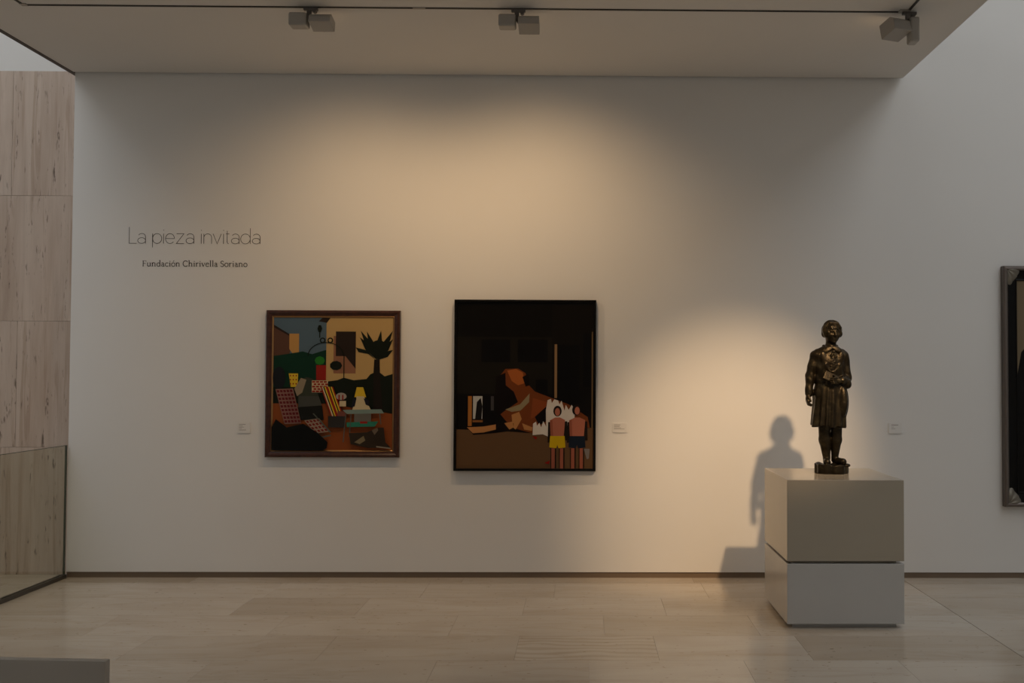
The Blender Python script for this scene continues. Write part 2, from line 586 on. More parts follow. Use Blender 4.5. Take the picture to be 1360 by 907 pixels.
L += [(dark, [(325, 110), (345, 90), (390, 90), (370, 118)])]
L += [(pink, rect(408, 190, 530, 395)), (dark, rect(420, 165, 530, 300)), (dark, [(470, 296), (530, 296), (530, 370)])]
L += [(dgreen, [(78, 300), (150, 290), (240, 275), (290, 290), (360, 268), (368, 268), (368, 470), (78, 470)])]
L += [(hedge, [(368, 440), (430, 432), (465, 418), (520, 432), (590, 425), (610, 400), (650, 380), (690, 410), (735, 396), (735, 615), (368, 560)])]
L += [(hedge, rect(78, 470, 370, 560)), (orange, [(78, 560), (140, 560), (140, 700), (78, 700)])]
L += [(green, ell(333, 325, 28, 24, 8)), (red, rect(314, 350, 368, 432))]
# dark spiky foliage
for tip in ((556, 160), (590, 165), (668, 158), (733, 160), (735, 205), (735, 265), (552, 196)):
    dx, dy = tip[0] - 648, tip[1] - 320
    n_ = math.hypot(dx, dy)
    px_, py_ = -dy / n_ * 17, dx / n_ * 17
    mx_, my_ = 648 + dx * 0.55, 320 + dy * 0.55
    L.append((hedge, [(648, 322), (mx_ + px_, my_ + py_), tip, (mx_ - px_, my_ - py_)]))
L += [(hedge, ell(655, 262, 46, 52, 12)), (hedge, [(640, 320), (590, 268), (530, 252), (545, 278), (600, 288)])]
L += [(paint(34, 26, 20), [(632, 318), (662, 318), (664, 400), (680, 600), (630, 600), (628, 400)])]
L += [(hedge, ell(422, 352, 34, 26, 9))]
# thin dark arch line
for k in range(14):
    a, b = math.radians(180 + k * 180 / 14), math.radians(180 + (k + 1) * 180 / 14)
    q = lambda an, r: (366 + 100 * math.cos(an) * r, 300 + 76 * math.sin(an) * r)
    L.append((hedge, [q(a, 1), q(b, 1), q(b, 0.95), q(a, 0.95)]))
L += [(hedge, rect(464, 298, 469, 425)), (hedge, ell(332, 150, 13, 22, 6)), (hedge, rect(329, 165, 335, 200))]
L += [(hedge, ell(348, 214, 16, 16, 10)), (blue, ell(348, 214, 9, 9, 10)), (hedge, ell(390, 214, 16, 16, 10)), (tan, ell(390, 214, 9, 9, 10))]
# dark rounded masses and plain blocks where the picture has its busy middle
L += [(paint(30, 32, 36), ell(112, 420, 36, 62, 14)), (yellow, [(165, 396), (216, 396), (214, 470), (176, 470)])]
for k in range(9):
    L.append((red, ell(174 + (k % 3) * 16, 408 + (k // 3) * 22, 4, 5, 6)))
L += [(paint(58, 62, 50), [(215, 440), (262, 415), (300, 425), (330, 520), (345, 560), (300, 600), (218, 580)])]
L += [(paint(150, 134, 110), [(196, 480), (232, 420), (262, 430), (240, 500), (212, 520)]), (paint(72, 72, 66), [(222, 520), (330, 520), (348, 566), (290, 604), (218, 582)])]
L += [(paint(26, 26, 22), [(216, 580), (350, 570), (360, 650), (230, 650)])]
L += [(cream, rect(292, 434, 380, 500))]
for k in range(5):
    for j in range(4):
        L.append((red, rect(296 + j * 21 + (k % 2) * 8 - 2, 437 + k * 13, 311 + j * 21 + (k % 2) * 6, 446 + k * 13)))
# checked lounge panel
def shear(u, v):
    return (94 + u * 96 + v * 52, 482 + v * 190 - u * 4)
L.append((paint(150, 112, 100), [shear(0, 0), shear(1, 0), shear(0.95, 1), shear(0, 1)]))
for i in range(5):
    for j in range(9):
        a, b = 0.04 + i * 0.19, 0.03 + j * 0.108
        L.append((paint(104, 30, 34), [shear(a, b), shear(a + 0.14, b), shear(a + 0.14, b + 0.07), shear(a, b + 0.07)]))
def shear2(u, v):
    return (255 + u * 80 + v * 60, 652 - u * 12 + v * 72)
L.append((paint(158, 138, 118), [shear2(0, 0), shear2(1, 0), shear2(1, 1), shear2(0, 1)]))
for i in range(4):
    for j in range(4):
        a, b = 0.05 + i * 0.24, 0.05 + j * 0.24
        L.append((paint(120, 30, 30), [shear2(a, b), shear2(a + 0.15, b), shear2(a + 0.15, b + 0.15), shear2(a, b + 0.15)]))
L += [(grey, [(300, 615), (306, 612), (402, 715), (396, 720)]), (grey, [(342, 742), (400, 728), (402, 736), (344, 750)])]
# striped panel
def shear3(u, v):
    return (342 + u * 68 + v * 58, 468 + v * 160)
for i, c in enumerate((red, cream, hedge, yellow, red, red, yellow, hedge, yellow, red)):
    L.append((c, [shear3(i / 10, 0), shear3((i + 1) / 10, 0), shear3((i + 1) / 10, 1), shear3(i / 10, 1)]))
L += [(paint(168, 158, 146), ell(455, 520, 30, 20, 12)), (red, rect(440, 512, 448, 540)), (red, rect(460, 512, 468, 540)), (cream, rect(446, 545, 482, 575)), (paint(120, 70, 60), rect(436, 600, 484, 650)), (paint(52, 48, 46), rect(385, 628, 478, 690))]
# pale upright block behind the table, plain
L += [(yellow, [(540, 470), (575, 470), (592, 524), (528, 524)]), (cream, [(540, 520), (580, 520), (622, 600), (514, 600)]), (paint(30, 30, 40), [(520, 530), (540, 530), (530, 575), (512, 580)]), (paint(34, 34, 44), [(578, 530), (608, 540), (606, 572), (590, 565)])]
L += [(paint(110, 106, 98), rect(528, 610, 620, 662)), (paint(126, 146, 138), [(464, 594), (676, 590), (690, 612), (488, 616)])]
L += [(teal, [(486, 662), (660, 656), (640, 684), (488, 688)]), (red, rect(560, 656, 600, 668))]
for a, b in (((480, 616), (466, 770)), ((508, 616), (500, 740)), ((664, 612), (672, 672))):
    L.append((grey, [(a[0], a[1]), (a[0] + 5, a[1]), (b[0] + 5, b[1]), (b[0], b[1])]))
L += [(black, [(78, 690), (100, 645), (160, 690), (250, 670), (330, 720), (384, 770), (380, 800), (360, 815), (78, 815)])]
L += [(paint(52, 42, 32), [(500, 720), (600, 715), (660, 690), (690, 690), (700, 770), (730, 800), (600, 800), (510, 780)]), (paint(130, 116, 88), [(530, 770), (580, 735), (590, 760), (560, 780)]), (paint(110, 96, 80), [(625, 705), (655, 690), (660, 705), (640, 730)]), (paint(150, 140, 124), [(650, 790), (728, 800), (728, 806), (650, 797)])]
picture('canvas', p1, -W1 / 2 + 0.054, W1 / 2 - 0.054, 0.054, H1 - 0.054, -0.018, L, (78, 88, 735, 815))

# --- picture 2: black frame, dark interior in plain shapes
W2, H2 = 1.10, 1.327
p2 = thing('framed_painting', 'large dark painting with brown floor band and white patch in thin black frame', 'painting', (-0.444, -0.003, 0.831))
frame('frame_side', W2, H2, [(0, -0.001), (0, -0.046), (0.003, -0.049), (0.016, -0.049), (0.019, -0.046), (0.021, -0.020), (0.021, -0.001)], M['black_frame'], p2)
R2 = 0.3
bk = paint(17, 14, 11, R2)
fl = paint(106, 78, 52, R2)
br, lb, db = paint(120, 62, 28, R2), paint(190, 132, 78, R2), paint(20, 12, 8, R2)
wh = paint(226, 216, 204, R2)
L = [(bk, None)]
L += [(paint(29, 25, 19, R2), rect(70, 210, 520, 480)), (paint(14, 12, 9, R2), rect(186, 222, 322, 330)), (paint(14, 12, 9, R2), rect(358, 222, 500, 330)), (paint(14, 12, 9, R2), rect(444, 412, 500, 480))]
L += [(paint(22, 18, 14, R2), [(520, 60), (716, 40), (716, 450), (520, 490)]), (paint(14, 12, 9, R2), rect(548, 246, 650, 530)), (paint(14, 12, 9, R2), rect(668, 190, 706, 448))]
L += [(paint(148, 118, 82, R2), rect(532, 244, 544, 500)), (paint(120, 96, 68, R2), rect(708, 184, 714, 640))]
L += [(fl, [(70, 650), (250, 655), (430, 668), (716, 640), (716, 834), (70, 834)])]
L += [(paint(16, 13, 10, R2), rect(70, 486, 260, 640))]
L += [(paint(176, 112, 50, R2), rect(124, 492, 142, 634)), (paint(196, 196, 190, R2), rect(148, 492, 192, 600)), (paint(24, 22, 22, R2), [(166, 520), (184, 500), (192, 540), (188, 600), (158, 600)]), (paint(150, 96, 50, R2), rect(146, 606, 194, 616)), (paint(70, 66, 66, R2), rect(232, 492, 246, 560))]
# plain brown masses
L += [(br, [(270, 400), (300, 362), (360, 360), (395, 382), (412, 440), (440, 470), (520, 500), (600, 530), (690, 590), (700, 640), (430, 668), (330, 640), (262, 560), (255, 470)])]
L += [(db, [(258, 400), (300, 380), (302, 440), (340, 470), (360, 520), (300, 560), (262, 590), (250, 500)]), (paint(176, 96, 44, R2), [(308, 370), (350, 362), (382, 380), (390, 430), (360, 440), (330, 420)])]
L += [(db, [(380, 400), (408, 386), (414, 440), (396, 446)]), (paint(150, 134, 100, R2), [(300, 555), (370, 530), (415, 478), (412, 520), (372, 560), (330, 566)]), (lb, [(330, 580), (366, 566), (378, 600), (350, 650), (336, 640)])]
L += [(paint(140, 70, 34, R2), [(430, 500), (500, 520), (480, 570), (420, 600)]), (db, [(440, 590), (494, 540), (494, 610), (460, 630)])]
L += [(db, [(120, 640), (260, 620), (340, 620), (340, 655), (240, 668), (150, 676)]), (lb, [(120, 640), (200, 636), (256, 626), (256, 650), (200, 664), (148, 668)]), (lb, [(296, 620), (336, 612), (340, 640), (320, 650)])]
L += [(lb, [(380, 620), (430, 640), (426, 656), (390, 650)])]
# white patch, ragged brushed edge
pts = [(430, 676), (432, 622), (446, 612), (450, 632), (462, 618), (470, 640), (480, 610), (494, 636), (492, 560), (500, 510), (516, 504), (520, 524), (532, 506), (550, 512), (556, 530), (566, 512), (580, 560), (586, 532), (600, 556), (614, 532), (628, 556), (628, 640), (600, 676), (520, 690), (478, 672)]
L += [(wh, pts)]
# two plain uprights in flesh, yellow and dark blue blocks
fle, fl2 = paint(186, 112, 88, R2), paint(160, 92, 70, R2)
dk = paint(34, 26, 20, R2)
for x, c in ((547, paint(214, 178, 20, R2)), (640, paint(28, 36, 48, R2))):
    w = 36 if x < 600 else 38
    L += [(dk, ell(x - (0 if x < 600 else 4), 562 if x < 600 else 556, 20, 26, 14)), (fle, ell(x, 566 if x < 600 else 560, 12, 19, 12))]
    L += [(dk, [(x - w - 8, 614), (x + w + 10, 610), (x + w + 12, 700), (x - w - 10, 712)])]
    L += [(fle, [(x - w, 606), (x - 10, 592), (x + 12, 592), (x + w, 604), (x + w - 6, 684), (x - w + 4, 684)]), (fl2, [(x - w, 606), (x - w + 12, 604), (x - w + 16, 680), (x - w + 4, 684)])]
    L += [(c, [(x - w + 2, 680), (x + w - 2, 680), (x + w + 2, 734), (x + 6, 738), (x, 722), (x - 6, 738), (x - w - 2, 734)])]
    L += [(dk, rect(x - 32, 738, x - 6, 834)), (dk, rect(x + 8, 738, x + 34, 834)), (fl2, rect(x - 28, 738, x - 12, 834)), (fl2, rect(x + 12, 738, x + 28, 834))]
L += [(paint(150, 28, 20, R2), [(428, 680), (452, 686), (446, 698)]), (paint(150, 28, 20, R2), [(486, 808), (512, 796), (508, 814)]), (paint(130, 124, 120, R2), [(672, 740), (700, 740), (696, 786), (686, 790)])]
picture('canvas', p2, -W2 / 2 + 0.020, W2 / 2 - 0.020, 0.020, H2 - 0.020, -0.032, L, (70, 45, 716, 834))

# --- picture 3: silver and black frame on the daylit wall
W3, H3 = 1.42, 1.878
p3 = thing('framed_painting', 'tall dark picture in black and tarnished silver frame beside the plinth', 'painting', (3.290 + W3 / 2, -0.003, 0.562))
frame('frame_side', W3, H3, [(0, -0.001), (0, -0.050), (0.008, -0.062), (0.022, -0.064), (0.034, -0.052), (0.034, -0.001)], M['silver_frame'], p3)
frame('inner_band', W3 - 0.068, H3 - 0.068, [(0, -0.002), (0, -0.045), (0.018, -0.040), (0.066, -0.030), (0.076, -0.034), (0.080, -0.030), (0.080, -0.002)], M['black_frame'], p3)
for c in p3.children:
    if c.name.startswith('inner_band'):
        c.location.z = 0.034
for sx in (-1, 1):
    for sz in (0, 1):
        # fan-shaped corner ornament, domed
        V, F = [], []
        nR, nA = 5, 12
        for i in range(nR + 1):
            for j in range(nA + 1):
                a = math.radians(90 * j / nA)
                rr = (i / nR) * (0.128 + 0.012 * math.cos(4 * a))
                x = -W3 / 2 + 0.026 + rr * math.cos(a) * 0.80
                z = 0.026 + rr * math.sin(a) * 1.0
                y = -0.053 - 0.012 * math.sin(math.pi * min(1, i / nR)) + 0.018 * (i / nR) ** 3 - 0.003 * math.sin(j * math.pi / 2)
                V.append((x * -sx, y, z if sz == 0 else H3 - z))
        n1 = len(V)
        for i in range(nR):
            for j in range(nA):
                a = i * (nA + 1) + j
                F.append((a, a + 1, a + nA + 2, a + nA + 1))
        mesh('corner_ornament', V, F, M['silver_light'], p3, smooth=True)
L = [(paint(128, 112, 88, 0.3), None)]
L += [(paint(20, 18, 16, 0.3), [(0, 100), (0, 46), (1.5, 40), (3, 34), (8, 30), (30, 26), (60, 24), (100, 30), (100, 100)])]
picture('canvas', p3, -W3 / 2 + 0.112, W3 / 2 - 0.112, 0.112, H3 - 0.112, -0.022, L, (0, 0, 100, 100))

# ------------------------------------------------------------------ wall label cards
def card(x0, x1, z0, z1, label, lines):
    t = thing('wall_label', label, 'label', ((x0 + x1) / 2, -0.0005, z0), group='small label cards')
    w, h = x1 - x0, z1 - z0
    box('card', -w / 2, w / 2, -0.006, 0.0, 0, h, M['card'], t)
    for (a, b, c, th) in lines:
        box('print_line', -w / 2 + a * w, -w / 2 + b * w, -0.0066, -0.0062, h * c, h * c + th, M['card_ink'], t)
card(-2.672, -2.572, 1.117, 1.198, 'small white label card on the wall beside the wooden frame', [(0.12, 0.62, 0.80, 0.004), (0.12, 0.4, 0.66, 0.003), (0.12, 0.5, 0.54, 0.003), (0.12, 0.35, 0.42, 0.003), (0.12, 0.66, 0.26, 0.004)])
card(0.238, 0.346, 1.128, 1.202, 'small white label card on the wall beside the thin black frame', [(0.1, 0.55, 0.78, 0.004), (0.1, 0.5, 0.62, 0.004), (0.1, 0.6, 0.48, 0.003), (0.1, 0.86, 0.36, 0.003)])
card(2.398, 2.502, 1.126, 1.208, 'small white label card on the wall beside the bronze statue', [(0.2, 0.72, 0.78, 0.005), (0.2, 0.4, 0.60, 0.003), (0.2, 0.5, 0.44, 0.003)])

# ------------------------------------------------------------------ wall lettering from pen strokes
def arc(cx, cy, rx, ry, a0, a1, n=14):
    return [(cx + rx * math.cos(math.radians(a0 + (a1 - a0) * i / n)), cy + ry * math.sin(math.radians(a0 + (a1 - a0) * i / n))) for i in range(n + 1)]

def ribbon(V, F, pts, w):
    """constant-width (or (w0,w1)) ribbon with mitred joins; pts 2-D, y up"""
    pts = [Vector(p) for p in pts]
    n = len(pts)
    w0, w1 = w if isinstance(w, tuple) else (w, w)
    k = len(V)
    for i, p in enumerate(pts):
        if i == 0:
            d = pts[1] - p
        elif i == n - 1:
            d = p - pts[i - 1]
        else:
            d = (pts[i + 1] - p).normalized() + (p - pts[i - 1]).normalized()
        if d.length < 1e-9:
            d = pts[min(i + 1, n - 1)] - pts[max(i - 1, 0)]
        d.normalize()
        nn = Vector((-d.y, d.x))
        if 0 < i < n - 1:
            c = max(0.5, abs(nn.dot(Vector((-(p - pts[i - 1]).normalized().y, (p - pts[i - 1]).normalized().x)))))
            nn = nn / c
        ww = (w0 + (w1 - w0) * i / (n - 1)) / 2
        V.append(p + nn * ww)
        V.append(p - nn * ww)
    for i in range(n - 1):
        a = k + 2 * i
        F.append((a, a + 1, a + 3, a + 2))

def letter_obj(parent, strokes, ox, scale):
    V, F = [], []
    for pts, w in strokes:
        ribbon(V, F, pts, w)
    V3 = [((ox + v.x) * scale, 0.0, v.y * scale) for v in V]
    me = bpy.data.meshes.new('letter')
    me.from_pydata(V3, [], F)
    me.materials.append(M['ink'])
    bm = bmesh.new()
    bm.from_mesh(me)
    bmesh.ops.recalc_face_normals(bm, faces=bm.faces)
    r = bmesh.ops.extrude_face_region(bm, geom=bm.faces[:])
    for v in [g for g in r['geom'] if isinstance(g, bmesh.types.BMVert)]:
        v.co.y -= 0.0008
    bmesh.ops.recalc_face_normals(bm, faces=bm.faces)
    bm.to_mesh(me)
    bm.free()
    return new_obj('letter', me, parent)

# line 1, thin geometric sans; units = zoomed pixels, baseline 0, x-height 90
TW = 4.6
XH = 90
def th_a(w=70):
    return [([(w, 0), (w, XH - 28)] , TW), (arc(w / 2 + 2, XH - 30, w / 2 - 2, 30, 0, 150), TW), (arc(w / 2, 26, w / 2, 26, 10, 350, 22), TW), ([(w, 20), (w, 36)], TW)]
def th_bowl(w):
    return (arc(w / 2, XH / 2, w / 2, XH / 2, 0, 360, 30), TW)
thin = {
    'L': (67, lambda: [([(0, 148), (0, 0), (67, 0)], TW)]),
    'a': (70, th_a),
    'p': (82, lambda: [([(0, XH), (0, -36)], TW), th_bowl(82)]),
    'i': (4, lambda: [([(0, 0), (0, XH)], TW), ([(-3, 122), (3, 122)], 6)]),
    'e': (80, lambda: [(arc(40, XH / 2, 40, XH / 2, 0, 320, 26), TW), ([(0, XH / 2), (80, XH / 2)], TW)]),
    'z': (70, lambda: [([(2, XH), (68, XH), (0, 0), (70, 0)], TW)]),
    'n': (70, lambda: [([(0, 0), (0, XH)], TW), (arc(35, XH - 36, 35, 36, 180, 0) + [(70, 0)], TW)]),
    'v': (74, lambda: [([(0, XH), (37, 0), (74, XH)], TW)]),
    't': (32, lambda: [([(12, 118), (12, 20)] + arc(30, 20, 18, 20, 180, 260, 6), TW), ([(0, XH), (32, XH)], TW)]),
    'd': (86, lambda: [([(86, 142), (86, 0)], TW), th_bowl(86)]),
}
SC = 0.000861
t = thing('wall_lettering', 'thin dark sans-serif title lettering on the white wall', 'lettering', (-3.533, -0.0006, 2.588))
for ch, x in (('L', 88), ('a', 165), ('p', 298), ('i', 397), ('e', 415), ('z', 512), ('a', 600), ('i', 737), ('n', 760), ('v', 843), ('i', 937), ('t', 958), ('a', 1008), ('d', 1092), ('a', 1197)):
    letter_obj(t, thin[ch][1](), x - 88, SC)

# line 2, bold old-style serif; units of 1/1000 em
B, Hh = 92, 44          # stem and hairline weights
def stem(x, y0, y1, serif_b=True, serif_t=True, half_top=False):
    s = [([(x, y0), (x, y1)], B)]
    if serif_b:
        s.append(([(x - 95, y0 + 16), (x + 95, y0 + 16)], 34))
    if serif_t:
        s.append(([(x - 105, y1 - 40), (x + 10, y1 - 10)] if half_top else [(x - 95, y1 - 16), (x + 95, y1 - 16)], 44 if half_top else 34))
    return s
XS, CP, AS = 430, 660, 720
def g_n(o=0):
    return stem(110, 0, XS, half_top=True) + [([(125, 330)] + arc(260, 300, 150, 120, 150, 0, 10) + [(410, 0)], B * 0.9), ([(320, 16), (505, 16)], 34)]
def g_a():
    return [(arc(185, 300, 115, 118, 160, 0, 10) + [(300, 60), (330, 20), (400, 35)], B * 0.85), (arc(185, 120, 115, 115, 60, 330, 16), 66), ([(210, 225), (290, 255)], 60)]
serif = {
    'F': (520, lambda: stem(120, 0, CP) + [([(60, CP - 20), (450, CP - 20)], 46), ([(450, CP), (450, CP - 130)], 40), ([(120, 340), (370, 340)], 46), ([(370, 400), (370, 280)], 36)]),
    'u': (540, lambda: [([(100, XS), (100, 130)] + arc(220, 130, 120, 118, 180, 330, 10), B * 0.9), ([(20, XS - 16), (110, XS - 16)], 34), ([(400, XS), (400, 30)], B), ([(310, XS - 16), (410, XS - 16)], 34), ([(380, 16), (480, 30)], 34)]),
    'n': (560, g_n),
    'd': (530, lambda: [([(400, AS), (400, 20)], B), ([(310, AS - 30), (410, AS - 10)], 40), ([(390, 16), (490, 30)], 34), (arc(235, 210, 175, 205, 20, 340, 20), 74)]),
    'a': (440, g_a),
    'c': (440, lambda: [(arc(235, 212, 180, 205, 50, 320, 18), 78), ([(330, 345), (360, 395)], 70)]),
    'i': (270, lambda: stem(130, 0, XS, half_top=True) + [([(90, 590), (175, 590)], 84)]),
    'l': (270, lambda: stem(130, 0, AS, half_top=True)),
    'o': (500, lambda: [(arc(245, 212, 195, 208, 0, 360, 24), 76)]),
    'ó': (500, lambda: [(arc(245, 212, 195, 208, 0, 360, 24), 76), ([(220, 520), (330, 690)], (40, 80))]),
    'C': (640, lambda: [(arc(340, 330, 280, 325, 45, 318, 24), 84), ([(540, 640), (540, 480)], 40)]),
    'h': (560, lambda: stem(110, 0, AS, half_top=True) + [([(125, 330)] + arc(260, 300, 150, 120, 150, 0, 10) + [(410, 0)], B * 0.9), ([(320, 16), (505, 16)], 34)]),
    'r': (390, lambda: stem(110, 0, XS, half_top=True) + [([(125, 300)] + arc(280, 290, 130, 120, 150, 60, 6), 74)]),
    'v': (470, lambda: [([(60, XS), (235, 0)], 90), ([(235, 0), (400, XS)], 50), ([(0, XS - 16), (150, XS - 16)], 34), ([(320, XS - 16), (460, XS - 16)], 34)]),
    'e': (450, lambda: [(arc(230, 212, 180, 205, 15, 325, 22), 76), ([(60, 250), (400, 265)], 46)]),
    'S': (480, lambda: [(arc(240, 490, 150, 155, 40, 230, 12) + arc(235, 170, 165, 165, 80, -140, 14), 84), ([(375, 640), (375, 510)], 40), ([(65, 150), (65, 20)], 40)]),
    ' ': (240, None),
}
txt = 'Fundación Chirivella Soriano'
total = sum(serif[c][0] for c in txt)
S2 = (3.429 - 2.611) / total
t = thing('wall_lettering', 'bold dark serif lettering line below the thin title on the white wall', 'lettering', (-3.430, -0.0006, 2.409))
x = 0
for ch in txt:
    adv, fn = serif[ch]
    if fn:
        letter_obj(t, fn(), x, S2)
    x += adv

# ------------------------------------------------------------------ track and spotlights
YT, TL, TR = -1.502, -3.565, 2.082
t = thing('lighting_track', 'slim black rectangular lighting track set into the white ceiling', 'track', (0, YT, ZS))
tw = 0.0075
def rail(x0, x1, y0, y1):
    box('rail', x0, x1, y0, y1, -0.006, 0.0, M['track'], t)
rail(TL + 0.03, -1.092, -tw, tw)
rail(-1.012, TR - 0.06, -tw, tw)
YR = -5.2
rail(TL - tw, TL + tw, YR, -0.03)
rail(TR - tw, TR + tw, YR, -0.05)
rail(TL - tw, TR + tw, YR - 0.03, YR - 0.03 + 2 * tw)
box('coupling', -1.092, -1.012, -0.010, 0.010, -0.007, 0.0, M['track_grey'], t)
box('corner_coupling', TL - 0.011, TL + 0.03, -0.03, 0.011, -0.007, 0.0, M['track_grey'], t)
box('corner_coupling', TR - 0.06, TR + 0.011, -0.05, 0.011, -0.007, 0.0, M['track_grey'], t)

def spotlight(loc, gear, head, tilt, headyaw, label, aim, power, angle, blend, radius=0.03, swap=1, twist=0.0, light_name='spot_beam'):
    """track projector: adapter, arm, gear box on one side, lamp head on the other side"""
    t = thing('track_spotlight', label, 'spotlight', loc, twist, group='grey track spotlights')
    s = swap
    box('track_adapter', -0.035, 0.055, -0.014, 0.014, -0.024, -0.006, M['fixture_dark'], t, 0.003)
    arm = box('arm', -0.014, 0.014, -0.012, 0.012, -0.075, -0.022, M['fixture_dark'], t, 0.002)
    cyl_between('knob', (0.034, -0.016, -0.026), (0.034, 0.016, -0.026), 0.014, 0.014, M['fixture_dark'], t, 14)
    gw, gh, gd = gear
    gx0 = -0.005 * s
    g = box('gear_box', min(gx0, gx0 - s * gw), max(gx0, gx0 - s * gw), -gd / 2, gd / 2, -0.048 - gh, -0.048, M['fixture'], t, 0.012)
    # head: rectangular housing, wedge-cut at the back, lens at the front
    hw_, hh_, hd_ = head
    R = Matrix.Rotation(headyaw, 4, 'Z') @ Matrix.Rotation(-tilt, 4, 'X')
    hc = Vector((s * (0.012 + hw_ / 2), 0, -0.062 - hh_ / 2))
    prof = [(-hd_ / 2, -hh_ / 2), (hd_ / 2, -hh_ / 2), (hd_ / 2, hh_ / 2), (-hd_ / 2 + 0.03, hh_ / 2), (-hd_ / 2, hh_ / 2 - 0.03)]
    V, F = [], []
    for sx in (-1, 1):
        for y_, z_ in prof:
            V.append(hc + R @ Vector((sx * hw_ / 2, y_, z_)))
    n = len(prof)
    for i in range(n):
        F.append((i, (i + 1) % n, n + (i + 1) % n, n + i))
    F += [tuple(range(n)), tuple(range(2 * n - 1, n - 1, -1))]
    hd_obj = mesh('lamp_head', V, F, M['fixture'], t)
    bv = hd_obj.modifiers.new('bevel', 'BEVEL')
    bv.width, bv.segments = 0.004, 2
    front = hc + R @ Vector((0, hd_ / 2, 0))
    dirv = (R @ Vector((0, 1, 0))).normalized()
    cyl_between('bezel', front, front + dirv * 0.008, hh_ * 0.42, hh_ * 0.42, M['fixture_dark'], hd_obj)
    cyl_between('lens', front + dirv * 0.008, front + dirv * 0.010, hh_ * 0.36, hh_ * 0.36, M['lens'], hd_obj)
    cyl_between('pivot', (0, 0, -0.07), tuple(hc - Vector((s * hw_ * 0.45, 0, 0))), 0.010, 0.010, M['fixture_dark'], t, 12)
    # its own light, just in front of the lens
    ld = bpy.data.lights.new(light_name, 'SPOT')
    ld.energy, ld.color = power, WARM
    ld.spot_size, ld.spot_blend, ld.shadow_soft_size = math.radians(angle), blend, radius
    lo = bpy.data.objects.new(light_name, ld)
    COL.objects.link(lo)
    p = Vector(loc) + Matrix.Rotation(twist, 3, 'Z') @ (front + dirv * 0.06)
    lo.location = p
    lo.rotation_euler = (Vector(aim) - p).to_track_quat('-Z', 'Y').to_euler()
    return t

GEAR, HEAD = (0.058, 0.16, 0.10), (0.135, 0.10, 0.14)
spotlight((-1.752, YT, ZS), (0.115, 0.085, 0.10), (0.138, 0.068, 0.13), math.radians(12), 0.0,
          'grey track spotlight above the wooden framed painting', (-1.75, 0, 1.3), 46, 130, 1.0)
spotlight((-0.428, YT, ZS), (0.110, 0.080, 0.10), (0.132, 0.075, 0.13), math.radians(14), 0.0,
          'grey track spotlight above the thin black framed painting', (-0.45, 0, 1.3), 62, 130, 1.0)
spotlight((2.082, YT - 0.01, ZS), GEAR, HEAD, math.radians(14), math.radians(22),
          'grey track spotlight at the corner of the track near the plinth', (1.70, -1.15, 1.5), 10, 34, 0.8, swap=-1)
spotlight((2.082, -4.05, ZS), GEAR, HEAD, math.radians(38), math.radians(15),
          'grey track spotlight on the ceiling run in front of the plinth', (1.14, 0, 0.80), 610, 31, 1.0, radius=0.06, swap=-1, light_name='track_lamp_right_offscreen')

# ------------------------------------------------------------------ bronze statue (signed-distance modelling)
def grid(lo, hi, h):
    ax = [np.arange(a, b + h, h, dtype=np.float32) for a, b in zip(lo, hi)]
    return np.meshgrid(*ax, indexing='ij')

def surface_nets(F, lo, h):
    nx, ny, nz = F.shape
    S = F < 0
    c = np.zeros((nx - 1, ny - 1, nz - 1), np.int8)
    for i in (0, 1):
        for j in (0, 1):
            for k in (0, 1):
                c += S[i:nx - 1 + i, j:ny - 1 + j, k:nz - 1 + k]
    act = (c > 0) & (c < 8)
    idx = -np.ones(act.shape, np.int64)
    I = np.argwhere(act)
    idx[act] = np.arange(len(I))
    acc = np.zeros((len(I), 3))
    cnt = np.zeros(len(I))
    cor = [(i, j, k) for i in (0, 1) for j in (0, 1) for k in (0, 1)]
    for a in cor:
        for ax in range(3):
            if a[ax] == 1:
                continue
            b = list(a)
            b[ax] = 1
            fa = F[I[:, 0] + a[0], I[:, 1] + a[1], I[:, 2] + a[2]]
            fb = F[I[:, 0] + b[0], I[:, 1] + b[1], I[:, 2] + b[2]]
            m = (fa < 0) != (fb < 0)
            tt = np.where(m, fa / np.where(m, fa - fb, 1), 0)
            p = np.zeros((len(I), 3)) + np.array(a)
            p[:, ax] += tt
            acc[m] += p[m]
            cnt += m
    V = (I + acc / cnt[:, None]) * h + np.array(lo)
    quads = []
    for ax in range(3):
        u, v = (ax + 1) % 3, (ax + 2) % 3
        sl0, sl1 = [slice(None)] * 3, [slice(None)] * 3
        sl0[ax], sl1[ax] = slice(0, -1), slice(1, None)
        ch = S[tuple(sl0)] != S[tuple(sl1)]
        E = np.argwhere(ch)
        ok = (E[:, u] > 0) & (E[:, v] > 0) & (E[:, u] < F.shape[u] - 1) & (E[:, v] < F.shape[v] - 1)
        E = E[ok]
        ins = S[E[:, 0], E[:, 1], E[:, 2]]
        def cell(du, dv):
            q = E.copy()
            q[:, u] -= du
            q[:, v] -= dv
            return idx[q[:, 0], q[:, 1], q[:, 2]]
        q = np.stack([cell(1, 1), cell(0, 1), cell(0, 0), cell(1, 0)], 1)
        q[~ins] = q[~ins][:, ::-1]
        quads.append(q)
    return V, np.concatenate(quads)

